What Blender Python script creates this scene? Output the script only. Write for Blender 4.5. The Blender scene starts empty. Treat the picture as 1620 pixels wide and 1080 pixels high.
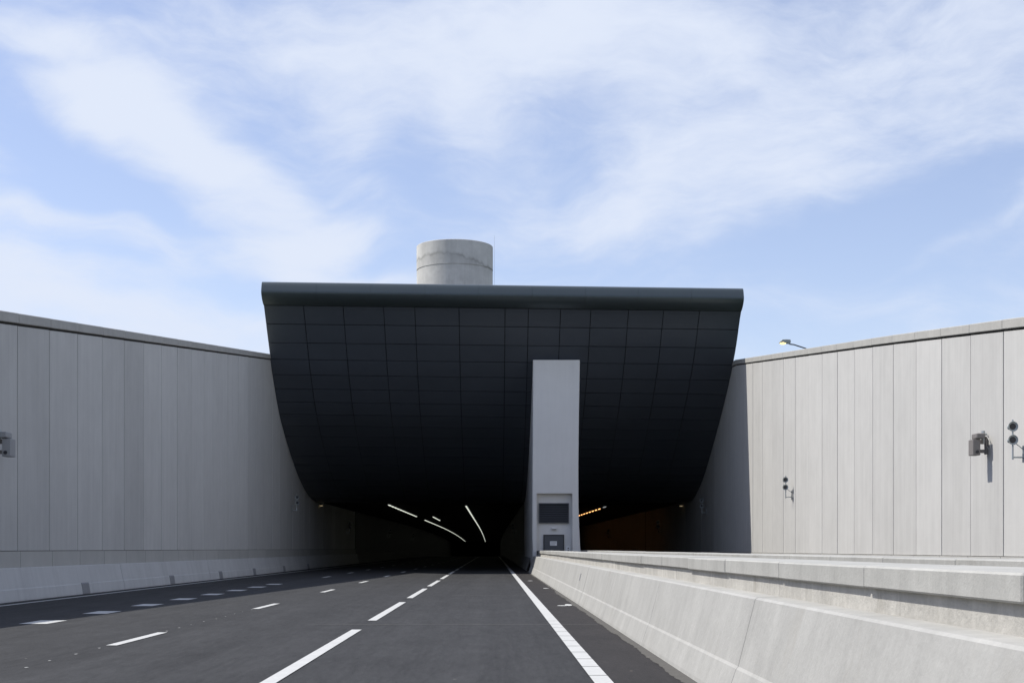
import bpy, bmesh, math, random
from mathutils import Vector, Matrix
random.seed(7)
scene = bpy.context.scene

# ------------------------------------------------------------------ camera
cam_d = bpy.data.cameras.new("camera")
cam = bpy.data.objects.new("camera", cam_d)
scene.collection.objects.link(cam)
cam.location = (0, 0, 1.4)
cam.rotation_euler = (math.radians(90), 0, 0)
cam_d.sensor_width = 36.0
cam_d.lens = 36.0 * 2200 / 1620
cam_d.shift_x = 31 / 1620
cam_d.shift_y = 327 / 1620
cam_d.clip_end = 5000
scene.camera = cam

# ------------------------------------------------------------------ light
scene.view_settings.view_transform = 'Standard'
scene.view_settings.look = 'None'
scene.view_settings.exposure = 0.33
scene.view_settings.gamma = 1.0
LIGHT = Vector((0.67, -0.11, -1.0)).normalized()      # direction the sunlight travels
sd = bpy.data.lights.new("sun", 'SUN')
sd.energy = 4.0
sd.angle = math.radians(0.6)
sd.color = (1.0, 0.965, 0.90)
so = bpy.data.objects.new("sun", sd)
scene.collection.objects.link(so)
so.location = (-40, 0, 60)
so.rotation_euler = LIGHT.to_track_quat('-Z', 'Y').to_euler()

world = bpy.data.worlds.new("World")
scene.world = world
world.use_nodes = True
world.cycles.sampling_method = 'MANUAL'
world.cycles.sample_map_resolution = 256
wt = world.node_tree
wt.nodes.clear()
def WN(t, **k):
    n = wt.nodes.new(t)
    for a, b in k.items(): setattr(n, a, b)
    return n
def setin(tree, sock, v):
    if isinstance(v, bpy.types.NodeSocket): tree.links.new(v, sock)
    else: sock.default_value = v
def wmath(op, a, b=None, c=None, clamp=False):
    n = WN('ShaderNodeMath', operation=op); n.use_clamp = clamp
    setin(wt, n.inputs[0], a)
    if b is not None: setin(wt, n.inputs[1], b)
    if c is not None: setin(wt, n.inputs[2], c)
    return n.outputs[0]
sky = WN('ShaderNodeTexSky', sky_type='NISHITA')
sky.sun_disc = False
sky.sun_elevation = math.asin(-LIGHT.z)
sky.sun_rotation = math.atan2(-LIGHT.x, -LIGHT.y)
sky.air_density = 1.0; sky.dust_density = 0.6; sky.ozone_density = 1.5
tc = WN('ShaderNodeTexCoord')
# warp the direction so that the cloud edges are wispy
nz = WN('ShaderNodeTexNoise'); nz.inputs['Scale'].default_value = 6.0; nz.inputs['Detail'].default_value = 3
nz.inputs['Roughness'].default_value = 0.55
wt.links.new(tc.outputs['Generated'], nz.inputs['Vector'])
vm = WN('ShaderNodeVectorMath', operation='SUBTRACT'); wt.links.new(nz.outputs['Color'], vm.inputs[0]); vm.inputs[1].default_value = (.5, .5, .5)
vs = WN('ShaderNodeVectorMath', operation='SCALE'); wt.links.new(vm.outputs[0], vs.inputs[0]); vs.inputs['Scale'].default_value = 0.085
va = WN('ShaderNodeVectorMath', operation='ADD'); wt.links.new(vs.outputs[0], va.inputs[0]); wt.links.new(tc.outputs['Generated'], va.inputs[1])
warped = va.outputs[0]
def cloud_bank(px, py, rx, ry, ang, amp):
    """a soft oval bank of cloud (amp > 0) or a gap in it (amp < 0) in one direction of the sky"""
    d = Vector(((px - 779) / 2200, 1, (867 - py) / 2200)).normalized()
    s = WN('ShaderNodeVectorMath', operation='SUBTRACT'); wt.links.new(warped, s.inputs[0]); s.inputs[1].default_value = d
    r = WN('ShaderNodeMapping'); r.inputs['Rotation'].default_value = (0, math.radians(-ang), 0); wt.links.new(s.outputs[0], r.inputs[0])
    m = WN('ShaderNodeVectorMath', operation='MULTIPLY'); wt.links.new(r.outputs[0], m.inputs[0])
    m.inputs[1].default_value = (2200 / rx, 3.0, 2200 / ry)
    l = WN('ShaderNodeVectorMath', operation='LENGTH'); wt.links.new(m.outputs[0], l.inputs[0])
    g = wmath('POWER', 2.718, wmath('MULTIPLY', wmath('POWER', l.outputs['Value'], 2.0), -1.0))
    return wmath('MULTIPLY', g, amp)
BANKS = [(150, 120, 90, 50, 10, .55), (240, 180, 150, 60, 38, .60), (350, 250, 150, 48, 40, .50), (450, 300, 130, 34, 25, .30),
         (430, 50, 220, 50, 5, .24), (800, 50, 280, 80, 0, .42), (600, 110, 160, 70, 0, .25), (570, 200, 60, 60, 0, .25),
         (1000, 90, 260, 90, -10, .30), (1090, 240, 260, 80, -32, .34), (1200, 340, 230, 50, -32, .35), (1420, 110, 300, 110, -20, .38),
         (150, 352, 240, 26, 6, .50), (60, 420, 200, 30, 4, .35), (60, 490, 420, 50, 4, .45), (490, 375, 110, 26, -8, .60), (480, 425, 90, 16, 4, .55), (610, 437, 120, 10, 0, .50),
         (590, 300, 80, 22, 25, .30), (350, 500, 120, 30, 0, .35), (1540, 385, 200, 12, -20, .28), (1590, 470, 60, 16, 20, .25), (1440, 265, 240, 18, -10, .22),
         (30, 45, 110, 30, 0, .35), (720, 165, 60, 60, 50, .25), (230, 45, 60, 12, -10, .15),
         (90, 225, 110, 50, 40, -.55), (190, 285, 150, 24, 38, -.50), (60, 290, 130, 26, 0, -.30), (310, 345, 120, 16, 30, -.25), (640, 260, 70, 80, -20, -.22), (960, 330, 120, 60, 20, .15),
         (840, 420, 200, 40, 0, -.30), (1430, 350, 220, 36, -14, -.45), (1350, 440, 260, 50, 0, -.35), (1300, 540, 260, 30, 0, -.2), (50, 85, 120, 14, -6, -.35), (160, 40, 60, 26, 0, -.35),
         (900, 230, 60, 70, 0, -.18), (410, 200, 60, 30, 30, -.18), (620, 360, 60, 40, 0, -.25), (180, 405, 60, 12, 10, -.25), (390, 450, 90, 16, 0, -.2)]
tot = 0.38
for b in BANKS:
    tot = wmath('ADD', cloud_bank(*b), tot)
def wnoise(scale, detail, rough, sc=(1, 1, 1), rot=(0, 0, 0), dist=0.0):
    mp = WN('ShaderNodeMapping'); mp.inputs['Scale'].default_value = sc; mp.inputs['Rotation'].default_value = rot
    wt.links.new(warped, mp.inputs[0])
    n = WN('ShaderNodeTexNoise'); n.inputs['Scale'].default_value = scale; n.inputs['Detail'].default_value = detail
    n.inputs['Roughness'].default_value = rough; n.inputs['Distortion'].default_value = dist
    wt.links.new(mp.outputs[0], n.inputs['Vector'])
    return n.outputs['Fac']
n1 = wnoise(6, 6, .58, (1, 1, 2.4), (0, .35, 0), 0)
n2 = wnoise(17, 7, .62, (1, 1, 3.0), (0, -.3, 0), .15)
tot = wmath('ADD', tot, wmath('MULTIPLY', wmath('SUBTRACT', n1, .5), 1.4))
tot = wmath('ADD', tot, wmath('MULTIPLY', wmath('SUBTRACT', n2, .5), 1.0))
mr = WN('ShaderNodeMapRange', interpolation_type='SMOOTHERSTEP')
wt.links.new(tot, mr.inputs['Value'])
mr.inputs['From Min'].default_value = -0.15; mr.inputs['From Max'].default_value = 1.35
mr.inputs['To Min'].default_value = 0.16; mr.inputs['To Max'].default_value = 1.0
tint = WN('ShaderNodeMix', data_type='RGBA', blend_type='MULTIPLY')
tint.inputs['Factor'].default_value = 1.0
wt.links.new(sky.outputs[0], tint.inputs['A']); tint.inputs['B'].default_value = (1.40, 1.26, 1.33, 1)
cm = WN('ShaderNodeMix', data_type='RGBA')
wt.links.new(mr.outputs[0], cm.inputs['Factor'])
wt.links.new(tint.outputs['Result'], cm.inputs['A'])
cm.inputs['B'].default_value = (6.0, 6.55, 7.7, 1)     # sunlit thin cloud, same units as the sky texture
bg = WN('ShaderNodeBackground'); bg.inputs['Strength'].default_value = 0.1
wo = WN('ShaderNodeOutputWorld')
wt.links.new(cm.outputs['Result'], bg.inputs['Color'])
wt.links.new(bg.outputs[0], wo.inputs['Surface'])

# ------------------------------------------------------------------ materials
def material(name, color, rough=.8, metal=0.0, spec=0.5, emit=None, estr=0, mott=0.0, mscale=.6, streak=0.0, fine=0.0,
             bump=0.0, bscale=30, rand=0.0, pores=0.0, sdir='Z', dirt=None, spots=None, grain=0.0):
    m = bpy.data.materials.new(name); m.use_nodes = True
    t = m.node_tree; N = t.nodes; L = t.links
    p = N['Principled BSDF']
    p.inputs['Roughness'].default_value = rough
    p.inputs['Metallic'].default_value = metal
    p.inputs['Specular IOR Level'].default_value = spec
    if emit:
        p.inputs['Emission Color'].default_value = (*emit, 1); p.inputs['Emission Strength'].default_value = estr
    g = N.new('ShaderNodeNewGeometry')
    def noise(scale, detail=4, r=.55, sc=(1, 1, 1), w=0):
        mp = N.new('ShaderNodeMapping'); mp.inputs['Scale'].default_value = sc; mp.inputs['Location'].default_value = (w, w * .7, w * .3)
        L.new(g.outputs['Position'], mp.inputs[0])
        n = N.new('ShaderNodeTexNoise'); n.inputs['Scale'].default_value = scale; n.inputs['Detail'].default_value = detail
        n.inputs['Roughness'].default_value = r
        L.new(mp.outputs[0], n.inputs['Vector'])
        return n.outputs['Fac']
    def math_(op, a, b, clamp=False):
        n = N.new('ShaderNodeMath'); n.operation = op; n.use_clamp = clamp
        setin(t, n.inputs[0], a); setin(t, n.inputs[1], b)
        return n.outputs[0]
    v = 1.0
    def addn(fac, amt):
        nonlocal v
        v = math_('ADD', v, math_('MULTIPLY', math_('SUBTRACT', fac, .5), amt * 2))
    if mott: addn(noise(mscale, 5, .6), mott); addn(noise(mscale * 3.7, 4, .6, w=9), mott * .6)
    if streak:
        sc = {'Z': (2.2, 2.2, .10), 'ZY': (.2, 2.2, .12), 'Y': (2.0, .03, 1)}[sdir]
        addn(noise(1.3, 5, .65, sc, 3), streak); addn(noise(5.0, 4, .6, sc, 21), streak * .6)
    if fine: addn(noise(bscale, 3, .7), fine)
    if grain: addn(noise(1, 4, .75, (11, 1.6, 1), 33), grain); addn(noise(1, 3, .6, (2.6, .7, 1), 55), grain * .6); addn(noise(1, 2, .5, (1.1, .006, 1), 71), .28 if sdir == 'Y' else 0)
    if rand:
        oi = N.new('ShaderNodeObjectInfo')
        v = math_('ADD', v, math_('MULTIPLY', math_('SUBTRACT', oi.outputs['Random'], .5), rand * 2))
    if pores:
        pn = noise(38, 2, .5, (1, 1, 1), 40)
        pm = N.new('ShaderNodeMapRange'); L.new(pn, pm.inputs['Value']); pm.inputs['From Min'].default_value = .70; pm.inputs['From Max'].default_value = .76
        pm.inputs['To Min'].default_value = 1.0; pm.inputs['To Max'].default_value = 1 - pores
        v = math_('MULTIPLY', v, pm.outputs[0])
    if v == 1.0:
        p.inputs['Base Color'].default_value = (*color, 1)
    else:
        mx = N.new('ShaderNodeVectorMath'); mx.operation = 'SCALE'; mx.inputs[0].default_value = color; L.new(v, mx.inputs['Scale'])
        out = mx.outputs[0]
        if dirt:                                     # (colour, scale, threshold, strength)
            dn = noise(dirt[1], 6, .7, (1, 1, .5), 63)
            dm = N.new('ShaderNodeMapRange'); L.new(dn, dm.inputs['Value']); dm.inputs['From Min'].default_value = dirt[2]; dm.inputs['From Max'].default_value = dirt[2] + .16
            dm.inputs['To Max'].default_value = dirt[3]
            mm = N.new('ShaderNodeMix'); mm.data_type = 'RGBA'; L.new(dm.outputs[0], mm.inputs['Factor']); L.new(out, mm.inputs['A']); mm.inputs['B'].default_value = (*dirt[0], 1)
            out = mm.outputs['Result']
        if spots:
            sn = noise(spots[1], 1, .5, (1, 1, 1), 80)
            sm = N.new('ShaderNodeMapRange'); L.new(sn, sm.inputs['Value']); sm.inputs['From Min'].default_value = spots[2]; sm.inputs['From Max'].default_value = spots[2] + .03
            mm = N.new('ShaderNodeMix'); mm.data_type = 'RGBA'; L.new(sm.outputs[0], mm.inputs['Factor']); L.new(out, mm.inputs['A']); mm.inputs['B'].default_value = (*spots[0], 1)
            out = mm.outputs['Result']
        L.new(out, p.inputs['Base Color'])
    if bump:
        b = N.new('ShaderNodeBump'); b.inputs['Strength'].default_value = bump; b.inputs['Distance'].default_value = .02
        L.new(noise(bscale, 4, .65, w=5), b.inputs['Height']); L.new(b.outputs[0], p.inputs['Normal'])
    return m

M = {}
M['panel'] = material('wall_panel_concrete', (.50, .49, .465), .85, mott=.09, mscale=.5, streak=.12, rand=.065, bump=.12, bscale=18, fine=.02, spec=.3)
M['coping'] = material('coping_concrete', (.40, .39, .36), .85, mott=.16, mscale=1.2, streak=.08, bump=.2, bscale=14, spec=.3)
M['plinth'] = material('plinth_concrete', (.44, .43, .40), .85, mott=.14, mscale=.35, streak=.03, rand=.04, bump=.2, bscale=14, spec=.3)
M['joint'] = material('dark_joint', (.035, .033, .03), .9, mott=.1)
M['barrier'] = material('barrier_concrete', (.365, .36, .34), .8, mott=.19, mscale=.9, streak=.12, sdir='ZY', fine=.10, pores=.12, bump=.25, bscale=16, spec=.3,
                        dirt=((.27, .25, .215), 1.1, .58, .35))
M['upstand'] = material('rough_concrete', (.42, .405, .37), .9, mott=.25, mscale=1.3, streak=.25, fine=.12, pores=.3, bump=.5, bscale=18, spec=.25,
                        dirt=((.22, .20, .165), 1.8, .56, .45))
M['cap'] = material('cap_concrete', (.37, .365, .34), .8, mott=.20, mscale=1.1, streak=.16, rand=.05, fine=.07, pores=.12, bump=.25, bscale=18, spec=.3,
                    dirt=((.24, .225, .195), 1.3, .57, .4))
M['left_barrier'] = material('left_barrier_concrete', (.52, .515, .50), .8, mott=.12, mscale=.5, streak=.12, sdir='ZY', bump=.2, bscale=16, spec=.3,
                             dirt=((.38, .36, .32), .7, .62, .3))
M['pillar'] = material('pillar_concrete', (.68, .67, .65), .8, mott=.07, mscale=.35, streak=.05, bump=.1, bscale=10, spec=.3)
M['chimney'] = material('chimney_concrete', (.56, .545, .52), .9, mott=.26, mscale=.45, streak=.13, bump=.3, bscale=6, fine=.03, spec=.25,
                        dirt=((.33, .32, .29), .5, .56, .5))
M['crack'] = material('crack_stain', (.27, .26, .24), .95, mott=.3, mscale=2)
M['clad'] = material('charcoal_cladding', (.080, .092, .112), .40, metal=.25, mott=.10, mscale=.4, rand=.0, spec=.5)
M['clad_back'] = material('cladding_gap', (.022, .024, .028), .9)
M['lip'] = material('lip_metal', (.066, .083, .092), .36, metal=.35, mott=.05, spec=.5)
M['roofing'] = material('roofing', (.08, .08, .085), .8, mott=.1)
M['asphalt'] = material('asphalt', (.0255, .0255, .0265), .82, mott=.25, mscale=.25, streak=.40, sdir='Y', fine=.7, grain=.75, bump=.5, bscale=22, spec=.35,
                        spots=((.20, .19, .17), 9, .80))
M['shoulder'] = material('shoulder_asphalt', (.024, .0215, .021), .85, mott=.25, mscale=.5, fine=.5, grain=.45, bump=.5, bscale=22, spec=.3, spots=((.25, .22, .18), 6, .79))
M['seam'] = material('road_seam', (.10, .098, .095), .9, mott=.35, mscale=3)
M['gutter'] = material('dusty_gutter', (.085, .08, .072), .95, mott=.25, mscale=3, fine=.2, bump=.4, bscale=40)
M['paint'] = material('road_paint', (.50, .50, .485), .6, mott=.14, mscale=2.5, fine=.15, spec=.4, dirt=((.22, .22, .215), 5, .60, .45))
M['gap'] = material('paint_gap', (.10, .10, .10), .9, mott=.2)
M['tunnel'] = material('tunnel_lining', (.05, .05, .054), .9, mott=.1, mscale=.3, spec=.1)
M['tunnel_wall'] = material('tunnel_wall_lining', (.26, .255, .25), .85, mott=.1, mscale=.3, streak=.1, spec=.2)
M['glow_lining'] = material('glow_lightened_lining', (.5, .49, .46), .8, mott=.1, mscale=.3, streak=.1, spec=.2)  # copy of the wall lining, lightened to put lamp glow into its colour
M['ground'] = material('grass_ground', (.07, .09, .04), .95, mott=.3, mscale=.3, bump=.6, bscale=8)
M['steel'] = material('galvanised_steel', (.42, .45, .46), .45, metal=.6, mott=.1, mscale=4)
M['horn'] = material('horn_grey', (.34, .37, .37), .5, mott=.05, mscale=4)
M['dark'] = material('dark_metal', (.03, .03, .034), .5, mott=.1, mscale=5)
M['housing'] = material('camera_housing', (.20, .185, .175), .55, mott=.05, mscale=4)
M['housing_left'] = material('pale_camera_housing', (.30, .30, .30), .55, mott=.05, mscale=4)
M['cable'] = material('pale_cable', (.5, .5, .48), .6, mott=.05)
M['louvre'] = material('louvre_metal', (.075, .08, .09), .45, metal=.3, mott=.05)
M['door'] = material('door_paint', (.075, .08, .09), .5, mott=.05)
M['white'] = material('white_sheet', (.72, .72, .72), .6, mott=.03, mscale=8)
M['ink'] = material('grey_print', (.25, .25, .27), .7, mott=.03)
M['tube'] = material('white_lamp', (.8, .8, .8), .5, emit=(.86, .90, .78), estr=.75)
M['tube_off_glow'] = material('unlit_lamp_glow', (.55, .55, .55), .5, emit=(.8, .82, .8), estr=.25)  # switched-off tube, its paleness put in as a faint glow
M['tube_orange'] = material('orange_lamp', (.8, .5, .2), .5, emit=(1.0, .47, .16), estr=2.1)
M['warm'] = material('warm_lamp', (.8, .7, .5), .5, emit=(1.0, .78, .45), estr=.22)
M['sodium'] = material('sodium_lens', (.8, .6, .3), .3, emit=(1.0, .72, .25), estr=1.6)
M['plate'] = material('grey_plate', (.25, .25, .255), .6, mott=.15, mscale=6)

# ------------------------------------------------------------------ helpers
def link(o): scene.collection.objects.link(o); return o
def props(o, label=None, cat=None, group=None, kind=None):
    if label: o['label'] = label
    if cat: o['category'] = cat
    if group: o['group'] = group
    if kind: o['kind'] = kind
    return o
def thing(name, loc, label, cat, group=None):
    o = link(bpy.data.objects.new(name, None)); o.location = loc; o.empty_display_size = .3
    return props(o, label, cat, group)
def world_origin(o):
    v = Vector((0, 0, 0))
    while o is not None: v += Vector(o.location); o = o.parent
    return v
def finish(name, bm, mat, parent=None, smooth=False, local=False, bevel=0):
    """link the bmesh as one object; its vertices are world coordinates unless local"""
    bmesh.ops.recalc_face_normals(bm, faces=bm.faces)
    if bevel:
        bmesh.ops.bevel(bm, geom=[e for e in bm.edges if len(e.link_faces) == 2 and e.calc_face_angle(0) > .6], offset=bevel, segments=1, affect='EDGES', clamp_overlap=True)
    if parent is not None and not local:
        bmesh.ops.translate(bm, verts=bm.verts, vec=-world_origin(parent))
    me = bpy.data.meshes.new(name); bm.to_mesh(me); bm.free()
    mats = mat if isinstance(mat, list) else [mat]
    for m in mats: me.materials.append(m)
    if smooth:
        for f in me.polygons: f.use_smooth = True
    o = link(bpy.data.objects.new(name, me))
    if parent is not None: o.parent = parent
    return o
def box(bm, x0, x1, y0, y1, z0, z1, mi=0):
    vs = [bm.verts.new((x, y, z)) for x in (x0, x1) for y in (y0, y1) for z in (z0, z1)]
    for q in ((0, 1, 3, 2), (4, 6, 7, 5), (0, 4, 5, 1), (2, 3, 7, 6), (0, 2, 6, 4), (1, 5, 7, 3)):
        f = bm.faces.new([vs[i] for i in q]); f.material_index = mi
def quad(bm, pts, mi=0):
    f = bm.faces.new([bm.verts.new(p) for p in pts]); f.material_index = mi; return f
def prism(bm, pts, y0, y1, dz0=0, dz1=0):
    """extrude the (x, z) polygon along y; dz shift each end"""
    a = [bm.verts.new((x, y0, z + dz0)) for x, z in pts]; b = [bm.verts.new((x, y1, z + dz1)) for x, z in pts]
    n = len(pts)
    for i in range(n): bm.faces.new((a[i], a[(i + 1) % n], b[(i + 1) % n], b[i]))
    bm.faces.new(a); bm.faces.new(b[::-1])
def tube(bm, pts, r, seg=8):
    pts = [Vector(p) for p in pts]; rings = []
    for i, p in enumerate(pts):
        d = (pts[min(i + 1, len(pts) - 1)] - pts[max(i - 1, 0)]).normalized()
        u = d.orthogonal().normalized() if i == 0 else (u - d * u.dot(d)).normalized()
        w = d.cross(u)
        rings.append([bm.verts.new(p + (u * math.cos(2 * math.pi * k / seg) + w * math.sin(2 * math.pi * k / seg)) * r) for k in range(seg)])
    for a, b in zip(rings, rings[1:]):
        for k in range(seg): bm.faces.new((a[k], a[(k + 1) % seg], b[(k + 1) % seg], b[k]))
    bm.faces.new(rings[0][::-1]); bm.faces.new(rings[-1])
def lathe_y(bm, prof, cx, cz, seg=20):
    """revolve (y, r) profile about the axis parallel to y through (cx, cz)"""
    rings = [[bm.verts.new((cx + r * math.cos(2 * math.pi * k / seg), y, cz + r * math.sin(2 * math.pi * k / seg))) for k in range(seg)] for y, r in prof]
    for a, b in zip(rings, rings[1:]):
        for k in range(seg): bm.faces.new((a[k], a[(k + 1) % seg], b[(k + 1) % seg], b[k]))
    bm.faces.new(rings[0]); bm.faces.new(rings[-1][::-1])
def copy_tree(o, parent=None):
    c = o.copy(); link(c)
    if parent is not None: c.parent = parent
    for ch in list(o.children): copy_tree(ch, c)
    return c
def interp(tab, x):
    if x <= tab[0][0]: return tab[0][1]
    for (a, b), (c, d) in zip(tab, tab[1:]):
        if x <= c: return b + (d - b) * (x - a) / (c - a)
    return tab[-1][1]

# ------------------------------------------------------------------ measures (metres, road level 0, camera looks along +y)
XL, XR = -12.9, 14.4                      # faces of the two retaining walls
def wall_top(y, side):                    # both walls rise towards the portal
    if side < 0: return 7.62 + (min(y, 82) - 36.4) * .1138 if y > -10 else 2.34
    return interp([(-12, 1.9), (37.7, 7.67), (51, 9.17), (83, 12.62), (130, 12.62)], y)
def drop(y):                              # the tunnel floor and ceiling dive further in
    return 0 if y < 200 else 1.4 * ((y - 200) / 220) ** 2
CEIL = 4.86

# ------------------------------------------------------------------ ground sheet with the cutting in it
bm = bmesh.new()
ys = [-900, -200, -60, -12, 0, 20, 40, 60, 100, 136, 200, 300, 440, 460, 3000]
def gz(y): return interp([(-60, -.06), (-12, 1.2), (20, 4.6), (40, 6.0), (60, 6.4)], y)
rows = []
for y in ys:
    g = gz(y); t = -.06 - drop(min(y, 460))
    if y > 450: t = g
    rows.append([bm.verts.new(p) for p in ((-2500, y, g), (-60, y, g), (-13.5, y, g), (-13.5, y, t), (15, y, t), (15, y, g), (60, y, g), (2500, y, g))])
for a, b in zip(rows, rows[1:]):
    for k in range(7): bm.faces.new((a[k], a[k + 1], b[k + 1], b[k]))
props(finish('ground', bm, M['ground']), kind='structure')
bm = bmesh.new()                           # turf over the buried tunnel behind the portal building
quad(bm, [(-13.5, 135.2, 6.4), (15, 135.2, 6.4), (15, 470, 6.4), (-13.5, 470, 6.4)])
props(finish('terrain', bm, M['ground']), kind='structure')

# ------------------------------------------------------------------ roads
YS = [-60, 0, 20, 40, 60, 80, 100, 120, 140, 160, 180, 200] + list(range(210, 441, 10))
def strip(bm, x0, x1, z, ys=YS, mi=0, wob=None):
    a = None
    for y in ys:
        w = wob(y) if wob else 0
        b = [bm.verts.new((x0 + w, y, z - drop(y))), bm.verts.new((x1, y, z - drop(y)))]
        if a: f = bm.faces.new((a[0], a[1], b[1], b[0])); f.material_index = mi
        a = b
bm = bmesh.new(); strip(bm, -12.88, 2.66, 0)
road = props(finish('road', bm, M['asphalt']), kind='structure')
bm = bmesh.new(); strip(bm, 5.2, 14.38, 0)
road2 = props(finish('road', bm, M['asphalt']), kind='structure')
bm = bmesh.new(); strip(bm, 1.262, 2.10, .004)
finish('shoulder', bm, M['shoulder'], road)
bm = bmesh.new()                                                    # dust and grit against the barrier toe
gy = [i * .12 for i in range(-20, 700)]
rg = random.Random(3)
strip(bm, 1.99, 2.15, .008, gy, wob=lambda y: rg.uniform(-.018, .018) + .012 * math.sin(y * .7) + .012 * math.sin(y * 2.3 + 1) + (.06 if y > 45 else 0))
finish('gutter', bm, M['gutter'], road)
def marks(name, x, w, spans, z=.009, skew=0, parent=road, mat='paint'):
    bm = bmesh.new()
    for y0, y1 in spans:
        n = max(1, int((y1 - y0) / 12)); a = None
        for i in range(n + 1):
            y = y0 + (y1 - y0) * i / n
            xx = x(y) if callable(x) else x
            b = [bm.verts.new((xx - w / 2, y, z - drop(y))), bm.verts.new((xx + w / 2, y, z - drop(y)))]
            if a: bm.faces.new((a[0], a[1], b[1], b[0]))
            a = b
    return finish(name, bm, M[mat], parent)
# solid line beside the median, with thin transverse grooves near the camera
spans, y = [], -10.0
while y < 26: spans.append((y, y + 1.095)); y += 1.15
spans.append((y, 420))
marks('edge_line', 1.16, .20, spans)
marks('line_groove', 1.16, .19, [(s[1] , s[1] + .055) for s in spans[:-1]], z=.0075, mat='gap')
marks('edge_line', lambda y: -11.92 + max(0, y - 66) * .012, .16, [(-20, 160)])
marks('lane_line', -2.33, .17, [(14.2 + 12.2 * k + (.5 if k else 0), 23.9 + 12.2 * k) for k in range(-3, 24)])
marks('lane_line', lambda y: -5.48 + max(0, y - 30) * .0045, .16, [(20.0 + 12.1 * k, 23.1 + 12.1 * k) for k in range(-3, 22)])
marks('lane_line', -8.1, .16, [(66.5 + 11.5 * k, 69.4 + 11.5 * k) for k in range(0, 16)])
marks('block_marking', -8.5, .52, [(25.7 + 3.98 * k, 26.95 + 3.98 * k) for k in range(-6, 8)])
bm = bmesh.new()
r2 = random.Random(5)
for k in range(20):
    y = 12.3 + k * 1.02 + r2.uniform(-.1, .1)
    if 19.6 < y < 23.3 or 31.8 < y < 35.5: continue
    x = -5.5 + r2.uniform(-.03, .03); s = r2.uniform(.014, .026)
    bm.faces.new([bm.verts.new((x + s * math.cos(a) * r2.uniform(.6, 1.3), y + 1.8 * s * math.sin(a), .007)) for a in [i * 1.047 for i in range(6)]])
for (px, py, w, l) in ((889, 958, .25, .22), (899, 957, .2, .5), (863, 930.5, .22, .3), (839, 918.5, .26, .4)):
    Y = 3080 / (py - 867); X = (px - 779) / 2200 * Y
    bm.faces.new([bm.verts.new((X + w / 2 * math.cos(a) * r2.uniform(.7, 1.3), Y + l * math.sin(a) * r2.uniform(.6, 1.2), .012)) for a in [i * .785 for i in range(8)]])
finish('paint_spot', bm, M['paint'], road)
bm = bmesh.new()                                                   # work joints across the asphalt
for (y, x0, x1, w) in ((25.6, -3.4, 1.05, .09), (25.6, 1.27, 1.95, .08), (41.5, -1.2, 1.05, .10)):
    a = None; n = 30
    for i in range(n + 1):
        x = x0 + (x1 - x0) * i / n; yy = y + .02 * math.sin(i * 1.7)
        b = [bm.verts.new((x, yy - w / 2 * r2.uniform(.3, 1.2), .0062)), bm.verts.new((x, yy + w / 2 * r2.uniform(.3, 1.2), .0062))]
        if a: bm.faces.new((a[0], b[0], b[1], a[1]))
        a = b
finish('road_joint', bm, M['seam'], road)

# ------------------------------------------------------------------ retaining walls
def retaining_wall(side, label, y_first, w, n_before, n_after, plinth_top):
    X = XL if side < 0 else XR
    out = lambda d: X + side * d                 # d metres behind the face
    root = thing('retaining_wall', (X, 40, 0), label, 'wall')
    bmc, bmj = bmesh.new(), bmesh.new()
    g = .024
    rr = random.Random(11 + side)
    for k in range(-n_before, n_after):
        y0, y1 = y_first + k * w, y_first + (k + 1) * w
        t0, t1 = wall_top(y0, side), wall_top(y1, side)
        lo = -.4
        f = rr.uniform(0, .008)                   # each panel sits a few mm differently
        bm = bmesh.new()
        a = [bm.verts.new(p) for p in ((out(f), y0 + g, plinth_top), (out(f), y1 - g, plinth_top), (out(f), y1 - g, t1 - .34), (out(f), y0 + g, t0 - .34))]
        b = [bm.verts.new(p) for p in ((out(.2), y0 + g, plinth_top), (out(.2), y1 - g, plinth_top), (out(.2), y1 - g, t1 - .34), (out(.2), y0 + g, t0 - .34))]
        bm.faces.new(a); bm.faces.new(b[::-1])
        for i in range(4): bm.faces.new((a[i], a[(i + 1) % 4], b[(i + 1) % 4], b[i]))
        finish('wall_panel', bm, M['panel'], root, bevel=.004)
        # coping stone
        c0, c1 = y0 + g * .7, y1 - g * .7
        a = [(out(-.04), c0, t0 - .27), (out(-.04), c1, t1 - .27), (out(-.04), c1, t1), (out(-.04), c0, t0)]
        b = [(out(.42), c0, t0 - .27), (out(.42), c1, t1 - .27), (out(.42), c1, t1 + .0), (out(.42), c0, t0 + .0)]
        a = [bmc.verts.new(p) for p in a]; b = [bmc.verts.new(p) for p in b]
        bmc.faces.new(a); bmc.faces.new(b[::-1])
        for i in range(4): bmc.faces.new((a[i], a[(i + 1) % 4], b[(i + 1) % 4], b[i]))
        # plinth block, proud of the panels
        bm = bmesh.new(); s = .12
        xs = sorted((out(-.035), out(.2)))
        box(bm, xs[0], xs[1], y0 + g * .6 + s, y1 - g * .6 + s, 0.0, plinth_top - .015)
        finish('plinth_block', bm, M['plinth'], root)
        # backing seen in the joints and the shadow gap
        a = [bmj.verts.new(p) for p in ((out(.07), y0, 0), (out(.07), y1, 0), (out(.07), y1, t1 - .1), (out(.07), y0, t0 - .1))]
        bmj.faces.new(a)
        a = [bmj.verts.new(p) for p in ((out(.4), y0, 0), (out(.4), y1, 0), (out(.4), y1, t1 - .1), (out(.4), y0, t0 - .1))]
        bmj.faces.new(a)
    finish('coping', bmc, M['coping'], root, bevel=.015)
    finish('joint_backing', bmj, M['joint'], root)
    return root
retaining_wall(-1, 'long shaded grey panel wall left of the road, topped by a dark coping', 37.8, 2.735, 15, 34, 1.34)
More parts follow.
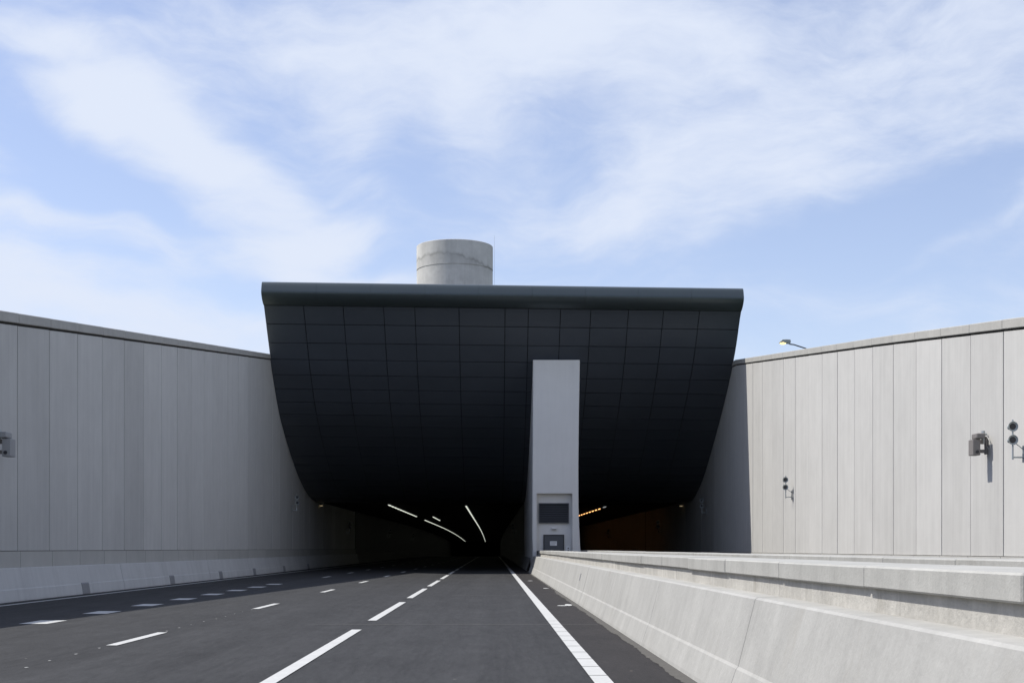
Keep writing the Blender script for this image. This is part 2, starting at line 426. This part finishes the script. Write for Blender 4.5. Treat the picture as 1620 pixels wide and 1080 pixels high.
retaining_wall(1, 'sunlit pale panel wall on the right behind the low median parapet', 39.2, 2.693, 16, 34, 1.18)

# ------------------------------------------------------------------ left safety barrier
root = thing('safety_barrier', (-12.6, 40, 0), 'low shaded concrete barrier at the foot of the left wall, with dark drain plates', 'barrier')
prof = [(-12.82, 0), (-12.82, .87), (-12.74, .885), (-12.72, .87), (-12.61, .335), (-12.595, .31), (-12.55, .04), (-12.55, 0)]
edges = [-14, 12, 22.0, 35, 47.5, 62, 76, 90, 104, 118, 131]
for a, b in zip(edges, edges[1:]):
    bm = bmesh.new(); prism(bm, prof, a + .012, b - .012)
    finish('barrier_segment', bm, M['left_barrier'], root)
for y in (24.0, 33.0, 43.0, 54.6, 64.4, 73.5, 84, 95):
    bm = bmesh.new()
    prism(bm, [(-12.595, .31), (-12.62, .345), (-12.66, .30), (-12.60, .0), (-12.55, .0), (-12.55, .04)], y - .38, y + .38)
    bmesh.ops.translate(bm, verts=bm.verts, vec=(.012, 0, .004))
    finish('drain_plate', bm, M['plate'], root)

# ------------------------------------------------------------------ median: near barrier and far parapet, with their cap stones
near_prof = [(2.13, 0), (2.14, .05), (2.225, .30), (2.245, .325), (2.40, .935), (2.425, .952), (2.65, .958), (2.65, 1.115), (3.22, 1.115), (3.22, 0)]
root = thing('median_barrier', (2.7, 40, 0), 'sunlit sloping concrete barrier right beside the road, with heavy cap stones on top', 'barrier')
edges = [-10, -2.5, 5.2, 12.7, 19.9, 27.1, 34.5, 41.8, 49, 56.2, 63.4, 70.6, 77, 82.15]
for a, b in zip(edges, edges[1:]):
    bm = bmesh.new(); g = .022 if abs(b - 34.5) < .1 else .007; g0 = .022 if abs(a - 34.5) < .1 else .007
    low = [near_prof[i] for i in range(7)] + [(2.652, .958), (2.652, 0)]
    prism(bm, near_prof[:7] + [(3.22, .958), (3.22, 0)], a + g0, b - g)
    finish('barrier_segment', bm, M['barrier'], root)
    bm = bmesh.new(); prism(bm, [(2.65, .9583), (2.65, 1.122), (3.2, 1.122), (3.2, .9583)], a + g0 + .12, b - g + .12)
    finish('upstand', bm, M['upstand'], root)
rc = random.Random(21)
for k in range(-5, 26):
    y0, y1 = 6.8 + 2.92 * k, 6.8 + 2.92 * (k + 1)
    if y1 > 82.3: break
    g = .03 if abs(y0 - 35.9) < .2 else .009
    dx = rc.uniform(-.006, .006); dz = rc.uniform(-.004, .004)
    bm = bmesh.new(); prism(bm, [(2.60 + dx, 1.127 + dz), (2.60 + dx, 1.28 + dz), (3.30 + dx, 1.285 + dz), (3.30 + dx, 1.127 + dz)], y0 + g + .012, y1 - .010)
    finish('cap_stone', bm, M['cap'], root, bevel=.012)
bm = bmesh.new(); prism(bm, [(2.72, .1), (2.72, 1.25), (3.2, 1.25), (3.2, .1)], -8, 82.1)
prism(bm, [(2.612, 1.14), (2.612, 1.262), (2.719, 1.262), (2.719, 1.14)], -8, 82.0)  # strip added inside the caps to block sun through their joints
finish('joint_backing', bm, M['joint'], root)
bm = bmesh.new(); prism(bm, [(2.298, .56), (2.343, .74), (2.37, .74), (2.32, .56)], 36.7, 37.0)
props(finish('inspection_plate', bm, M['plate'], root))
root = thing('median_parapet', (5.6, 40, 0), 'second low parapet across the gap of the median, in front of the right wall', 'parapet')
for a, b in zip(edges, edges[1:]):
    bm = bmesh.new(); prism(bm, [(5.32, 0), (5.32, 1.11), (5.84, 1.11), (5.84, .95), (6.05, .95), (6.2, .33), (6.32, 0)], a + .006, b - .006)
    finish('barrier_segment', bm, M['barrier'], root)
for k in range(-5, 27):
    y0, y1 = 6.95 + 2.92 * k, 6.95 + 2.92 * (k + 1)
    if y1 > 84: break
    bm = bmesh.new(); dz = rc.uniform(-.004, .004)
    prism(bm, [(5.23, 1.117 + dz), (5.23, 1.28 + dz), (5.93, 1.285 + dz), (5.93, 1.117 + dz)], y0 + .012, y1 - .010)
    finish('cap_stone', bm, M['cap'], root, bevel=.012)
bm = bmesh.new(); box(bm, 3.22, 5.32, -10, 82.1, -.04, .55)
props(finish('median_fill', bm, M['gutter']), kind='structure')

# ------------------------------------------------------------------ portal building: curved dark soffit, rolled lip, roof
building = thing('tunnel_portal', (.75, 90, 0), 'wide charcoal panelled tunnel portal curving back from a rolled lip over the road', 'tunnel portal')
PR = [(79.6, 15.75), (80.4, 15.15), (81.0, 14.6), (82.4, 13.1), (84.9, 11.3), (88.9, 9.07), (94.4, 6.45), (98.4, 5.22), (101.5, 4.84), (104, 4.84)]
PL = [(77.6, 15.75), (78.4, 15.15), (78.9, 14.6), (80.2, 13.1), (81.9, 11.3), (85.0, 9.07), (91.6, 6.45), (97.0, 5.22), (101.3, 4.84), (104, 4.84)]
def cr(P, u):
    n = len(P) - 1; u = max(0, min(n - 1e-6, u)); i = int(u); t = u - i
    p0, p1, p2, p3 = P[max(i - 1, 0)], P[i], P[i + 1], P[min(i + 2, n)]
    return [.5 * ((2 * p1[k]) + (-p0[k] + p2[k]) * t + (2 * p0[k] - 5 * p1[k] + 4 * p2[k] - p3[k]) * t * t + (-p0[k] + 3 * p1[k] - 3 * p2[k] + p3[k]) * t ** 3) for k in (0, 1)]
def soffit(x, u, off=0):
    t = (x - XL) / (XR - XL)
    a, b = cr(PL, u), cr(PR, u)
    y, z = a[0] + (b[0] - a[0]) * t, a[1] + (b[1] - a[1]) * t
    if off:
        a2, b2 = cr(PL, u + .02), cr(PR, u + .02)
        y2, z2 = a2[0] + (b2[0] - a2[0]) * t, a2[1] + (b2[1] - a2[1]) * t
        dy, dz = y2 - y, z2 - z; l = math.hypot(dy, dz) or 1
        y += off * dz / l; z -= off * dy / l          # outward: down and forward
    return Vector((x, y, z))
# arclength table along u on the right edge
US = [i * .02 for i in range(int(9 / .02) + 1)]
AL = [0.0]
for a, b in zip(US, US[1:]): AL.append(AL[-1] + (soffit(4, b) - soffit(4, a)).length)
def u_at(s): return interp(list(zip(AL, US)), s)
s0 = interp(list(zip(US, AL)), 1.0)
XA, XB = XL + .008, XR - .008
# backing surface
bm = bmesh.new(); prev = None
for i in range(61):
    u = 1.0 + 8.0 * i / 60
    row = [bm.verts.new(soffit(x, u, -.03)) for x in [XA + (XB - XA) * k / 12 for k in range(13)]]
    if prev:
        for k in range(12): bm.faces.new((prev[k], prev[k + 1], row[k + 1], row[k]))
    prev = row
finish('soffit_backing', bm, M['clad_back'], building)
# cladding panels
jx = [480, 542.6, 606.6, 656, 726, 799, 836, 887, 935, 994.5, 1050, 1107]
def x_of(px):
    x = 0
    for _ in range(6): x = (px - 779) / 2200 * soffit(x, 1.1).y
    return x
cols = [XA] + [x_of(p) for p in jx] + [XB]
bm = bmesh.new()
S_END = AL[-1]; h = 1.27; srow = [s0 + .05]
while srow[-1] + h < S_END - .5: srow.append(srow[-1] + h * (1 if len(srow) < 12 else .98))
srow.append(S_END)
rp = random.Random(4)
for r_, (sa, sb) in enumerate(zip(srow, srow[1:])):
    for c_, (xa, xb) in enumerate(zip(cols, cols[1:])):
        gx, gs = (.022, .024) if r_ < 7 else (.015, .014)
        offs = [rp.uniform(-.008, .012) for _ in range(4)]
        x0, x1 = xa + gx, xb - gx
        if c_ == 0: x0 = xa
        if c_ == len(cols) - 2: x1 = xb
        n = 4; grid = []
        for i in range(n + 1):
            t = i / n; s = sa + gs + (sb - sa - 2 * gs) * t
            u = u_at(s)
            l = soffit(x0, u, .03 + offs[0] * (1 - t) + offs[1] * t); r = soffit(x1, u, .03 + offs[2] * (1 - t) + offs[3] * t)
            grid.append((bm.verts.new(l), bm.verts.new(r)))
        for a, b in zip(grid, grid[1:]):
            bm.faces.new((a[0], a[1], b[1], b[0]))
        # returns into the gap
        bk = [(bm.verts.new(v[0].co + Vector((0, .05, .03))), bm.verts.new(v[1].co + Vector((0, .05, .03)))) for v in grid]
        for i in range(n):
            bm.faces.new((grid[i][0], grid[i + 1][0], bk[i + 1][0], bk[i][0])); bm.faces.new((grid[i][1], bk[i][1], bk[i + 1][1], grid[i + 1][1]))
        bm.faces.new((grid[0][0], bk[0][0], bk[0][1], grid[0][1])); bm.faces.new((grid[n][0], grid[n][1], bk[n][1], bk[n][0]))
clad = finish('cladding', bm, M['clad'], building)
# rolled lip along the top edge (skewed a little in plan, as the building is)
def lipy(x, y): return y - (XR - x) / (XR - XL) * 2.0
LIP = [(80.46, 15.10), (80.3, 15.12), (80.0, 15.25), (79.75, 15.42), (79.60, 15.60), (79.57, 15.72), (79.60, 15.84), (79.72, 16.13), (79.84, 16.27), (80.05, 16.345), (80.4, 16.37), (81.2, 16.38)]
bm = bmesh.new(); prev = None
lip_x = [XA - .01] + [XA + (XB - XA) * k / 9 for k in range(1, 9)] + [XB + .01]
LIPS = []
for i in range((len(LIP) - 1) * 4 + 1):
    LIPS.append(cr(LIP, i / 4))
for k, (xa, xb) in enumerate(zip(lip_x, lip_x[1:])):
    prev = None
    for (y, z) in LIPS:
        row = (bm.verts.new((xa, lipy(xa, y), z)), bm.verts.new((xb - .006, lipy(xb, y), z)))
        if prev: bm.faces.new((prev[0], prev[1], row[1], row[0]))
        prev = row
for xe in (lip_x[0], lip_x[-1]-.006):
    bm.faces.new([bm.verts.new((xe, lipy(xe, y), z)) for y, z in LIPS])
lipo = finish('rolled_lip', bm, M['lip'], building)
for f in lipo.data.polygons: f.use_smooth = len(f.vertices) == 4
# roof, back and side walls of the building
bm = bmesh.new()
quad(bm, [(XA, lipy(XA, 80.6), 16.33), (XB, lipy(XB, 80.6), 16.33), (XB, 135, 16.33), (XA, 135, 16.33)])
quad(bm, [(XA, 135, 4.9), (XB, 135, 4.9), (XB, 135, 16.33), (XA, 135, 16.33)])
for x in (XA, XB):
    pts = [soffit(x, 1 + 7.8 * i / 40, -.01) for i in range(41)]
    vs_ = [bm.verts.new(p) for p in pts] + [bm.verts.new((x, 135, 4.84)), bm.verts.new((x, 135, 16.33)), bm.verts.new((x, lipy(x, 80.6), 16.33))]
    bm.faces.new(vs_)
finish('roof', bm, M['roofing'], building)

# ------------------------------------------------------------------ tunnel tubes behind the portal
tun = thing('tunnel', (.75, 105, 0), 'two dark tunnel tubes running back under the portal, ceiling lit by thin rows of lamps', 'tunnel')
TY = [101.6, 120, 140, 160, 180, 200] + list(range(210, 441, 10))
def shell(name, pts, mat, ys=TY):
    bm = bmesh.new(); a = None
    for y in ys:
        b = [bm.verts.new((x, y, z - (drop(y)))) for x, z in pts]
        if a:
            for k in range(len(pts) - 1): bm.faces.new((a[k], a[k + 1], b[k + 1], b[k]))
        a = b
    return finish(name, bm, mat, tun)
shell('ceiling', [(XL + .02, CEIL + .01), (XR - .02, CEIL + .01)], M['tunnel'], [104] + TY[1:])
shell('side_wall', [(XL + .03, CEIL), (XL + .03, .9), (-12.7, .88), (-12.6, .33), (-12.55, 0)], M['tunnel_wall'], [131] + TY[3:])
shell('side_wall', [(XR - .03, CEIL), (XR - .03, 0)], M['glow_lining'], [130.7] + TY[3:])
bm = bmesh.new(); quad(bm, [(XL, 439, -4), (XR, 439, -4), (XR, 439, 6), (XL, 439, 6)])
finish('dark_end_sheet', bm, M['tunnel'], tun)  # dark sheet added across the tubes for the darkness further in
# dividing wall
bm = bmesh.new(); a = None
dv = [(2.13, 0), (2.225, .3), (2.40, .95), (2.42, 1.2), (2.41, 4.9), (5.12, 4.9), (5.2, .9), (5.35, 0)]
for y in [86.4] + TY:
    b = [bm.verts.new((x, y, z - drop(y))) for x, z in dv]
    if a:
        for k in range(len(dv) - 1): bm.faces.new((a[k], a[k + 1], b[k + 1], b[k]))
    a = b
finish('dividing_wall', bm, M['tunnel_wall'], tun)

# ------------------------------------------------------------------ tall concrete pillar between the tubes
PY = 81.7
S = PY / 2200
def px2(x, y): return (x - 779) * S, (867 - y) * S + 1.4
pil = thing('portal_pillar', (3.8, PY, 0), 'tall pale concrete pillar rising into the dark portal, with door and louvre at its foot', 'pillar')
# outline: x of left and right edge against height
lefts = [(0, 2.36), (1.3, 2.37), (2.2, 2.34), (3.5, 2.35), (6, 2.36), (12.46, 2.39)]
rights = [(0, 5.34), (1.0, 5.24), (1.4, 5.16), (2.4, 5.11), (3.8, 5.06), (6, 5.05), (9, 5.08), (12.46, 5.14)]
rx0, rz1 = px2(849, 780); rx1 = px2(905.5, 780)[0]
hs = [0, .5, 1.0, 1.4, 1.9, 2.4, 3.1, 3.8, rz1, 6, 9, 12.46]
bm = bmesh.new()
D = 23.0
prev = None
for hh in hs:
    l, r = interp(lefts, hh), interp(rights, hh)
    prev_row = [bm.verts.new((l, PY + D * .9, hh)), bm.verts.new((l, PY + .03, hh)), bm.verts.new((l + .03, PY, hh)), bm.verts.new((rx0, PY, hh)), bm.verts.new((rx1 + (.10 * max(0, (1.6 - hh) / 1.6) ** 2 if hh < 1.6 else 0), PY, hh)),
                bm.verts.new((r - .03, PY, hh)), bm.verts.new((r, PY + .03, hh)), bm.verts.new((r, PY + D * .9, hh))]
    if prev:
        for k in range(7):
            if k == 3 and hh <= rz1 + 1e-6: continue          # the recess opening
            bm.faces.new((prev[k], prev[k + 1], prev_row[k + 1], prev_row[k]))
    prev = prev_row
bm.faces.new(prev)
# keep only the front few metres of side faces tall; the rest is hidden inside the building
# recess
RD = .42
quad(bm, [(rx0, PY, 0), (rx0, PY + RD, 0), (rx0, PY + RD, rz1), (rx0, PY, rz1)])
quad(bm, [(rx1, PY, 0), (rx1, PY + RD, 0), (rx1, PY + RD, rz1), (rx1, PY, rz1)])
quad(bm, [(rx0, PY, rz1), (rx1, PY, rz1), (rx1, PY + RD, rz1), (rx0, PY + RD, rz1)])
quad(bm, [(rx0, PY + RD, 0), (rx1, PY + RD, 0), (rx1, PY + RD, rz1), (rx0, PY + RD, rz1)])
finish('shaft', bm, M['pillar'], pil)
# louvre
lx0, lz1 = px2(852.5, 795); lx1, lz0 = px2(900.5, 827); F = PY + RD
bm = bmesh.new()
box(bm, lx0, lx1, F - .03, F - .001, lz0, lz1)
lou = finish('louvre', bm, M['clad_back'], pil)
bm = bmesh.new()
for k in range(11):
    z = lz0 + .06 + (lz1 - lz0 - .12) * k / 10
    quad(bm, [(lx0 + .04, F - .05, z + .035), (lx1 - .04, F - .05, z + .035), (lx1 - .04, F - .12, z - .045), (lx0 + .04, F - .12, z - .045)])
finish('louvre_blade', bm, M['louvre'], lou)
bm = bmesh.new(); w = .05
box(bm, lx0, lx0 + w, F - .13, F - .03, lz0, lz1); box(bm, lx1 - w, lx1, F - .13, F - .03, lz0, lz1)
box(bm, lx0 + w, lx1 - w, F - .13, F - .03, lz0, lz0 + w); box(bm, lx0 + w, lx1 - w, F - .13, F - .03, lz1 - w, lz1)
finish('frame', bm, M['louvre'], lou)
# door
dx0, dz1 = px2(860, 845); dx1 = px2(893, 845)[0]
bm = bmesh.new(); box(bm, dx0 + .05, dx1 - .05, F - .05, F - .001, .02, dz1 - .05)
door = finish('door', bm, M['door'], pil, bevel=.004)
bm = bmesh.new(); w = .05
box(bm, dx0, dx0 + w, F - .08, F - .001, 0, dz1); box(bm, dx1 - w, dx1, F - .08, F - .001, 0, dz1); box(bm, dx0 + w, dx1 - w, F - .08, F - .001, dz1 - w, dz1)
finish('frame', bm, M['dark'], door)
bm = bmesh.new(); tube(bm, [(dx1 - .16, F - .05, 1.05), (dx1 - .16, F - .10, 1.05), (dx1 - .28, F - .10, 1.05)], .011)
finish('handle', bm, M['steel'], door)
sx0, sz1 = px2(870.5, 855.5); sx1, sz0 = px2(881.5, 862.5)
bm = bmesh.new(); box(bm, sx0, sx1, F - .062, F - .051, sz0, sz1)
sg = finish('notice', bm, M['white'], door)
bm = bmesh.new()
for k, (a, b) in enumerate(((.08, .92), (.12, .85), (.08, .7))):
    z = sz1 - .06 - k * .07; box(bm, sx0 + (sx1 - sx0) * a, sx0 + (sx1 - sx0) * b, F - .0635, F - .0621, z - .012, z + .006)
finish('print', bm, M['ink'], sg)
# bulkhead lamp and small white box
ax, az = px2(877, 835.5)
bm = bmesh.new(); prism(bm, [(ax - .17, az - .03), (ax + .17, az - .03), (ax + .14, az + .06), (ax - .14, az + .06)], F - .16, F - .001)
fx = finish('bulkhead_lamp', bm, M['white'], pil, bevel=.01)
bm = bmesh.new(); box(bm, ax - .12, ax + .12, F - .13, F - .03, az - .065, az - .032)
finish('lens', bm, M['horn'], fx, bevel=.01)
bx_, bz_ = px2(899.5, 868.5)
bm = bmesh.new(); box(bm, bx_ - .13, bx_ + .13, F - .09, F - .001, bz_ - .2, bz_ + .17)
bo = finish('switch_box', bm, M['white'], pil, bevel=.008)
bm = bmesh.new()
for z in (bz_ + .07, bz_ - .07): lathe_y(bm, [(F - .11, .035), (F - .091, .04)], bx_, z, 12)
finish('switch', bm, M['dark'], bo)

# ------------------------------------------------------------------ vent chimney and rod on the roof
CX, CY, CR, CT = -3.25, 120.0, 3.28, 27.35
ch = thing('vent_chimney', (CX, CY, 16.35), 'round weathered concrete vent chimney standing on top of the dark portal', 'chimney')
bm = bmesh.new(); seg = 160
prof = [(CR, 16.34), (CR, CT - 2.14), (CR - .035, CT - 2.12), (CR - .035, CT - 2.06), (CR + .012, CT - 2.04), (CR + .012, CT - .03), (CR - .02, CT), (CR - .3, CT), (CR - .34, CT - .04), (CR - .34, 17)]
rings = [[bm.verts.new((CX + r * math.cos(2 * math.pi * k / seg), CY + r * math.sin(2 * math.pi * k / seg), z)) for k in range(seg)] for r, z in prof]
for a, b in zip(rings, rings[1:]):
    for k in range(seg): bm.faces.new((a[k], a[(k + 1) % seg], b[(k + 1) % seg], b[k]))
cho = finish('shaft', bm, M['chimney'], ch)
for f in cho.data.polygons: f.use_smooth = False
def stain(m):
    """a wavering grey pour line with soft edges that winds round the shaft"""
    t = m.node_tree; N = t.nodes; L = t.links; p = N['Principled BSDF']
    def mt(op, a, b=0.0, clamp=False):
        n = N.new('ShaderNodeMath'); n.operation = op; n.use_clamp = clamp
        setin(t, n.inputs[0], a); setin(t, n.inputs[1], b); return n.outputs[0]
    g = N.new('ShaderNodeNewGeometry'); sp = N.new('ShaderNodeSeparateXYZ'); L.new(g.outputs['Position'], sp.inputs[0])
    def nz_(sc, det, zs):
        mp = N.new('ShaderNodeMapping'); mp.inputs['Scale'].default_value = (sc, sc, sc * zs); L.new(g.outputs['Position'], mp.inputs[0])
        n = N.new('ShaderNodeTexNoise'); n.inputs['Scale'].default_value = 1; n.inputs['Detail'].default_value = det; L.new(mp.outputs[0], n.inputs['Vector'])
        return n.outputs['Fac']
    x = mt('SUBTRACT', sp.outputs['X'], CX)
    slope = mt('MULTIPLY', mt('MAXIMUM', mt('ADD', x, -.2), 0.0), -.30)
    line = mt('ADD', mt('ADD', slope, CT - 1.15), mt('MULTIPLY', mt('SUBTRACT', nz_(.75, 5, .05), .5), 1.5))
    d = mt('SUBTRACT', sp.outputs['Z'], line)
    a = mt('DIVIDE', mt('ABSOLUTE', d), .20)
    core = mt('SUBTRACT', 1.0, a, True)
    wash = mt('MULTIPLY', mt('MULTIPLY', mt('LESS_THAN', d, 0.0), mt('SUBTRACT', 1.0, mt('DIVIDE', mt('ABSOLUTE', d), .9), True)), mt('MULTIPLY', nz_(1.4, 3, .3), .45))
    f = mt('ADD', mt('MULTIPLY', core, mt('ADD', nz_(1.1, 2, 1.0), -.15)), wash, True)
    src = p.inputs['Base Color'].links[0].from_socket
    mx = N.new('ShaderNodeMix'); mx.data_type = 'RGBA'; L.new(f, mx.inputs['Factor']); L.new(src, mx.inputs['A']); mx.inputs['B'].default_value = (.22, .215, .20, 1)
    L.new(mx.outputs['Result'], p.inputs['Base Color'])
stain(M['chimney'])
bm = bmesh.new(); X = 3.2 / 2200 * 121; tube(bm, [(X, 121, 16.3), (X, 121, 28.6)], .008, 6)
props(finish('lightning_rod', bm, M['steel']), 'hair-thin metal rod standing right of the round vent chimney', 'lightning rod')

# ------------------------------------------------------------------ wall fittings
def speaker_pair(side, X, Y, Z, label):
    """two horn speakers one above the other on a bracket; side -1 = on the left wall"""
    s = -side                                  # direction away from the wall
    root = thing('horn_speaker', (X, Y, Z), label, 'loudspeaker', 'horn speaker pairs along the walls')
    d = .30 * s
    bm = bmesh.new()
    tube(bm, [(d, 0, -.62), (d, 0, .46)], .024); tube(bm, [(0, 0, -.56), (d, 0, -.56)], .022)
    tube(bm, [(0, 0, -.36), (d, 0, -.12)], .012)
    finish('bracket', bm, M['steel'], root, local=True)
    bm = bmesh.new(); box(bm, min(0, .02 * s), max(0, .02 * s), -.06, .06, -.7, -.25)
    finish('wall_plate', bm, M['steel'], root, local=True)
    for z in (.26, -.10):
        bm = bmesh.new()
        lathe_y(bm, [(-.02, .02), (-.04, .03), (-.10, .055), (-.14, .095), (-.165, .130), (-.172, .134), (-.167, .137), (-.135, .105), (-.09, .068), (-.02, .045), (-.01, .07), (.10, .07), (.13, .05)], d + .05 * s, z)
        h_ = finish('horn', bm, M['horn'], root, smooth=True, local=True)
        bm = bmesh.new(); lathe_y(bm, [(-.08, .045), (-.132, .088), (-.134, .086)], d + .05 * s, z, 14)
        finish('throat', bm, M['dark'], h_, local=True)
    return root
first = {}
def put(side, X, Y, Z, label):
    if side not in first: first[side] = speaker_pair(side, X, Y, Z, label); return first[side]
    c = copy_tree(first[side]); c.location = (X, Y, Z); c['label'] = label; return c
put(1, 14.37, 37.6, 4.42, 'pair of horn speakers at the far right, beside the camera on the sunlit wall')
put(1, 14.37, 66.7, 4.42, 'pair of horn speakers alone in the middle of the sunlit right wall')
put(1, 14.37, 93.3, 4.35, 'pair of horn speakers in the shade where the right wall goes under the portal')
put(-1, -12.87, 89.3, 4.42, 'pair of horn speakers in the shade where the left wall goes under the portal')
for Yv in (122, 170, 220):
    put(-1, -12.84, Yv, 3.35, {122: 'dim horn speaker pair on the left tube wall, nearest of the three inside', 170: 'dim horn speaker pair on the left tube wall, middle of the three inside', 220: 'dim horn speaker pair on the left tube wall, deepest of the three inside'}[Yv])
put(1, 14.34, 117.6, 3.35, 'dim horn speaker pair just inside the right tube')
put(1, 14.34, 168, 3.3, 'faint horn speaker pair deep inside the right tube')
put(1, 2.40, 139, 3.5, 'dim horn speaker pair on the dividing wall, left of the pillar')

def wall_camera(side, X, Y, Z, label, mat):
    s = -side
    root = thing('wall_camera', (X, Y, Z), label, 'camera', 'cameras fixed to the walls')
    def B(bm, x0, x1, *a): box(bm, min(x0 * s, x1 * s), max(x0 * s, x1 * s), *a)
    bm = bmesh.new(); tube(bm, [(.10 * s, .03, -.02), (.10 * s, .03, .36)], .055, 12); tube(bm, [(.0, .03, .26), (.10 * s, .03, .26)], .03)
    finish('post', bm, M['steel'], root, local=True)
    bm = bmesh.new(); B(bm, .28, .50, -.26, .12, -.36, .10)
    hz = finish('housing', bm, mat, root, local=True, bevel=.012)
    bm = bmesh.new(); lathe_y(bm, [(-.285, .045), (-.262, .05)], .37 * s, -.26, 14); 
    finish('lens', bm, M['dark'], hz, local=True)
    bm = bmesh.new(); B(bm, .17, .42, -.34, .10, .12, .27)
    finish('spotlight', bm, mat, root, local=True, bevel=.02)
    bm = bmesh.new(); B(bm, .0, .28, -.02, .06, -.02, .10); B(bm, .0, .28, -.02, .06, -.28, -.18); B(bm, .0, .05, -.04, .10, -.32, .2)
    finish('bracket', bm, M['housing'], root, local=True)
    bm = bmesh.new(); tube(bm, [(.08 * s, -.0, .22), (.03 * s, -.1, .18), (.02 * s, -.32, .0), (.02 * s, -.34, -.14), (.02 * s, -.2, -.2), (.02 * s, -.06, -.1)], .008, 6)
    finish('cable', bm, M['cable'], root, local=True)
    return root
wall_camera(1, 14.37, 40.4, 4.45, 'boxy camera with cable loop on the sunlit right wall, left of the nearest speakers', M['housing'])
wall_camera(-1, -12.87, 35.95, 4.12, 'boxy camera cut off by the left edge of the photo, on the shaded wall', M['housing_left'])

# lamps at the top corners of the tunnel mouth
def corner_lamp(side, X, Y, Z, label):
    s = -side
    root = thing('corner_lamp', (X, Y, Z), label, 'lamp', 'small lamps at the tunnel mouth corners')
    bm = bmesh.new(); box(bm, min(0, .25 * s), max(0, .25 * s), -.15, .15, .02, .16); finish('case', bm, M['dark'], root, local=True, bevel=.01)
    bm = bmesh.new(); box(bm, min(.03 * s, .22 * s), max(.03 * s, .22 * s), -.165, .12, -.03, .019); finish('lens', bm, M['warm'], root, local=True)
corner_lamp(-1, XL + .03, 103.6, 4.58, 'small warm lamp in the left top corner of the tunnel mouth')
corner_lamp(1, XR - .03, 105, 4.6, 'small warm lamp in the right top corner of the tunnel mouth')

# ------------------------------------------------------------------ ceiling lamps
proto = {}
def ceiling_lamp(X, Y, kind, label, group, L=2.3):
    z = CEIL - drop(Y) - .005
    if kind not in proto:
        root = thing('ceiling_lamp', (X, Y, z), label, 'ceiling lamp', group)
        bm = bmesh.new(); box(bm, -.14, .14, -L / 2, L / 2, -.06, 0); finish('case', bm, M['steel'], root, local=True)
        hw = .03 if kind == 'tube_orange' else .045; hl = .8 if kind == 'tube_orange' else L / 2 - .03
        bm = bmesh.new(); box(bm, -hw, hw, -hl, hl, -.12, -.061); finish('tube', bm, M[kind], root, local=True)
        proto[kind] = root
    else:
        root = copy_tree(proto[kind]); root.location = (X, Y, z); root['label'] = label; root['group'] = group
    return root
LX = -8.05
y = 109.0
while y < 147: ceiling_lamp(LX, y, 'tube', 'white ceiling lamp in the short line at the upper left of the left tube', 'white lamps, upper left line'); y += 3.4
y = 167.0
while y < 415: ceiling_lamp(LX, y, 'tube', 'white ceiling lamp in the long curving left line of the left tube', 'white lamps, long left line'); y += 3.4
for y in (150, 153.4, 156.8, 160.2, 163.6, 167): ceiling_lamp(-6.35, y, 'tube', 'white ceiling lamp in the very short line in mid ceiling, left tube', 'white lamps, very short middle line')
y = 112.0
while y < 415: ceiling_lamp(-2.1, y, 'tube', 'white ceiling lamp in the steep right line of the left tube', 'white lamps, steep right line'); y += 3.4
ceiling_lamp(9.15, 113.5, 'tube_off_glow', 'pale unlit ceiling lamp with a faint painted glow at the front end of the orange line', 'pale lamps in the right tube')
y = 119.0
while y < 215: ceiling_lamp(9.15 - (y - 119) * .01, y, 'tube_orange', 'orange ceiling lamp in the slanting line right of the pillar', 'orange lamps in the right tube'); y += 3.4

# ------------------------------------------------------------------ street lamp behind the right wall
LY = 100.0
sl = thing('street_lamp', (23.4, LY, 6.4), 'street lamp with a glowing yellow lens peeping over the right wall', 'street lamp')
def P(x, y): return Vector(((x - 779) / 2200 * LY, LY, (867 - y) / 2200 * LY + 1.4))
bm = bmesh.new(); tube(bm, [(23.4, LY, 6.4), (23.4, LY, 10), (23.4, LY, 15.2)], .09, 10); finish('pole', bm, M['steel'], sl)
bm = bmesh.new(); tube(bm, [(23.4, LY, 15.15), P(1275, 551.2), P(1256, 545.0), P(1249, 544.2)], .045, 8); finish('arm', bm, M['dark'], sl)
c = P(1241.5, 540.5)
bm = bmesh.new()
ring = [(-.40, -.10), (-.36, .02), (-.20, .15), (.05, .17), (.38, .15), (.42, .0), (.36, -.16), (.1, -.12)]
prism(bm, [(c.x + x, c.z + z) for x, z in ring], LY - .16, LY + .16)
hd = finish('lamp_head', bm, M['horn'], sl, bevel=.03)
bm = bmesh.new()
prism(bm, [(c.x - .37, c.z - .10), (c.x - .15, c.z - .04), (c.x + .08, c.z - .125), (c.x - .02, c.z - .19), (c.x - .25, c.z - .18)], LY - .175, LY + .12)
finish('lens', bm, M['sodium'], hd, bevel=.02)
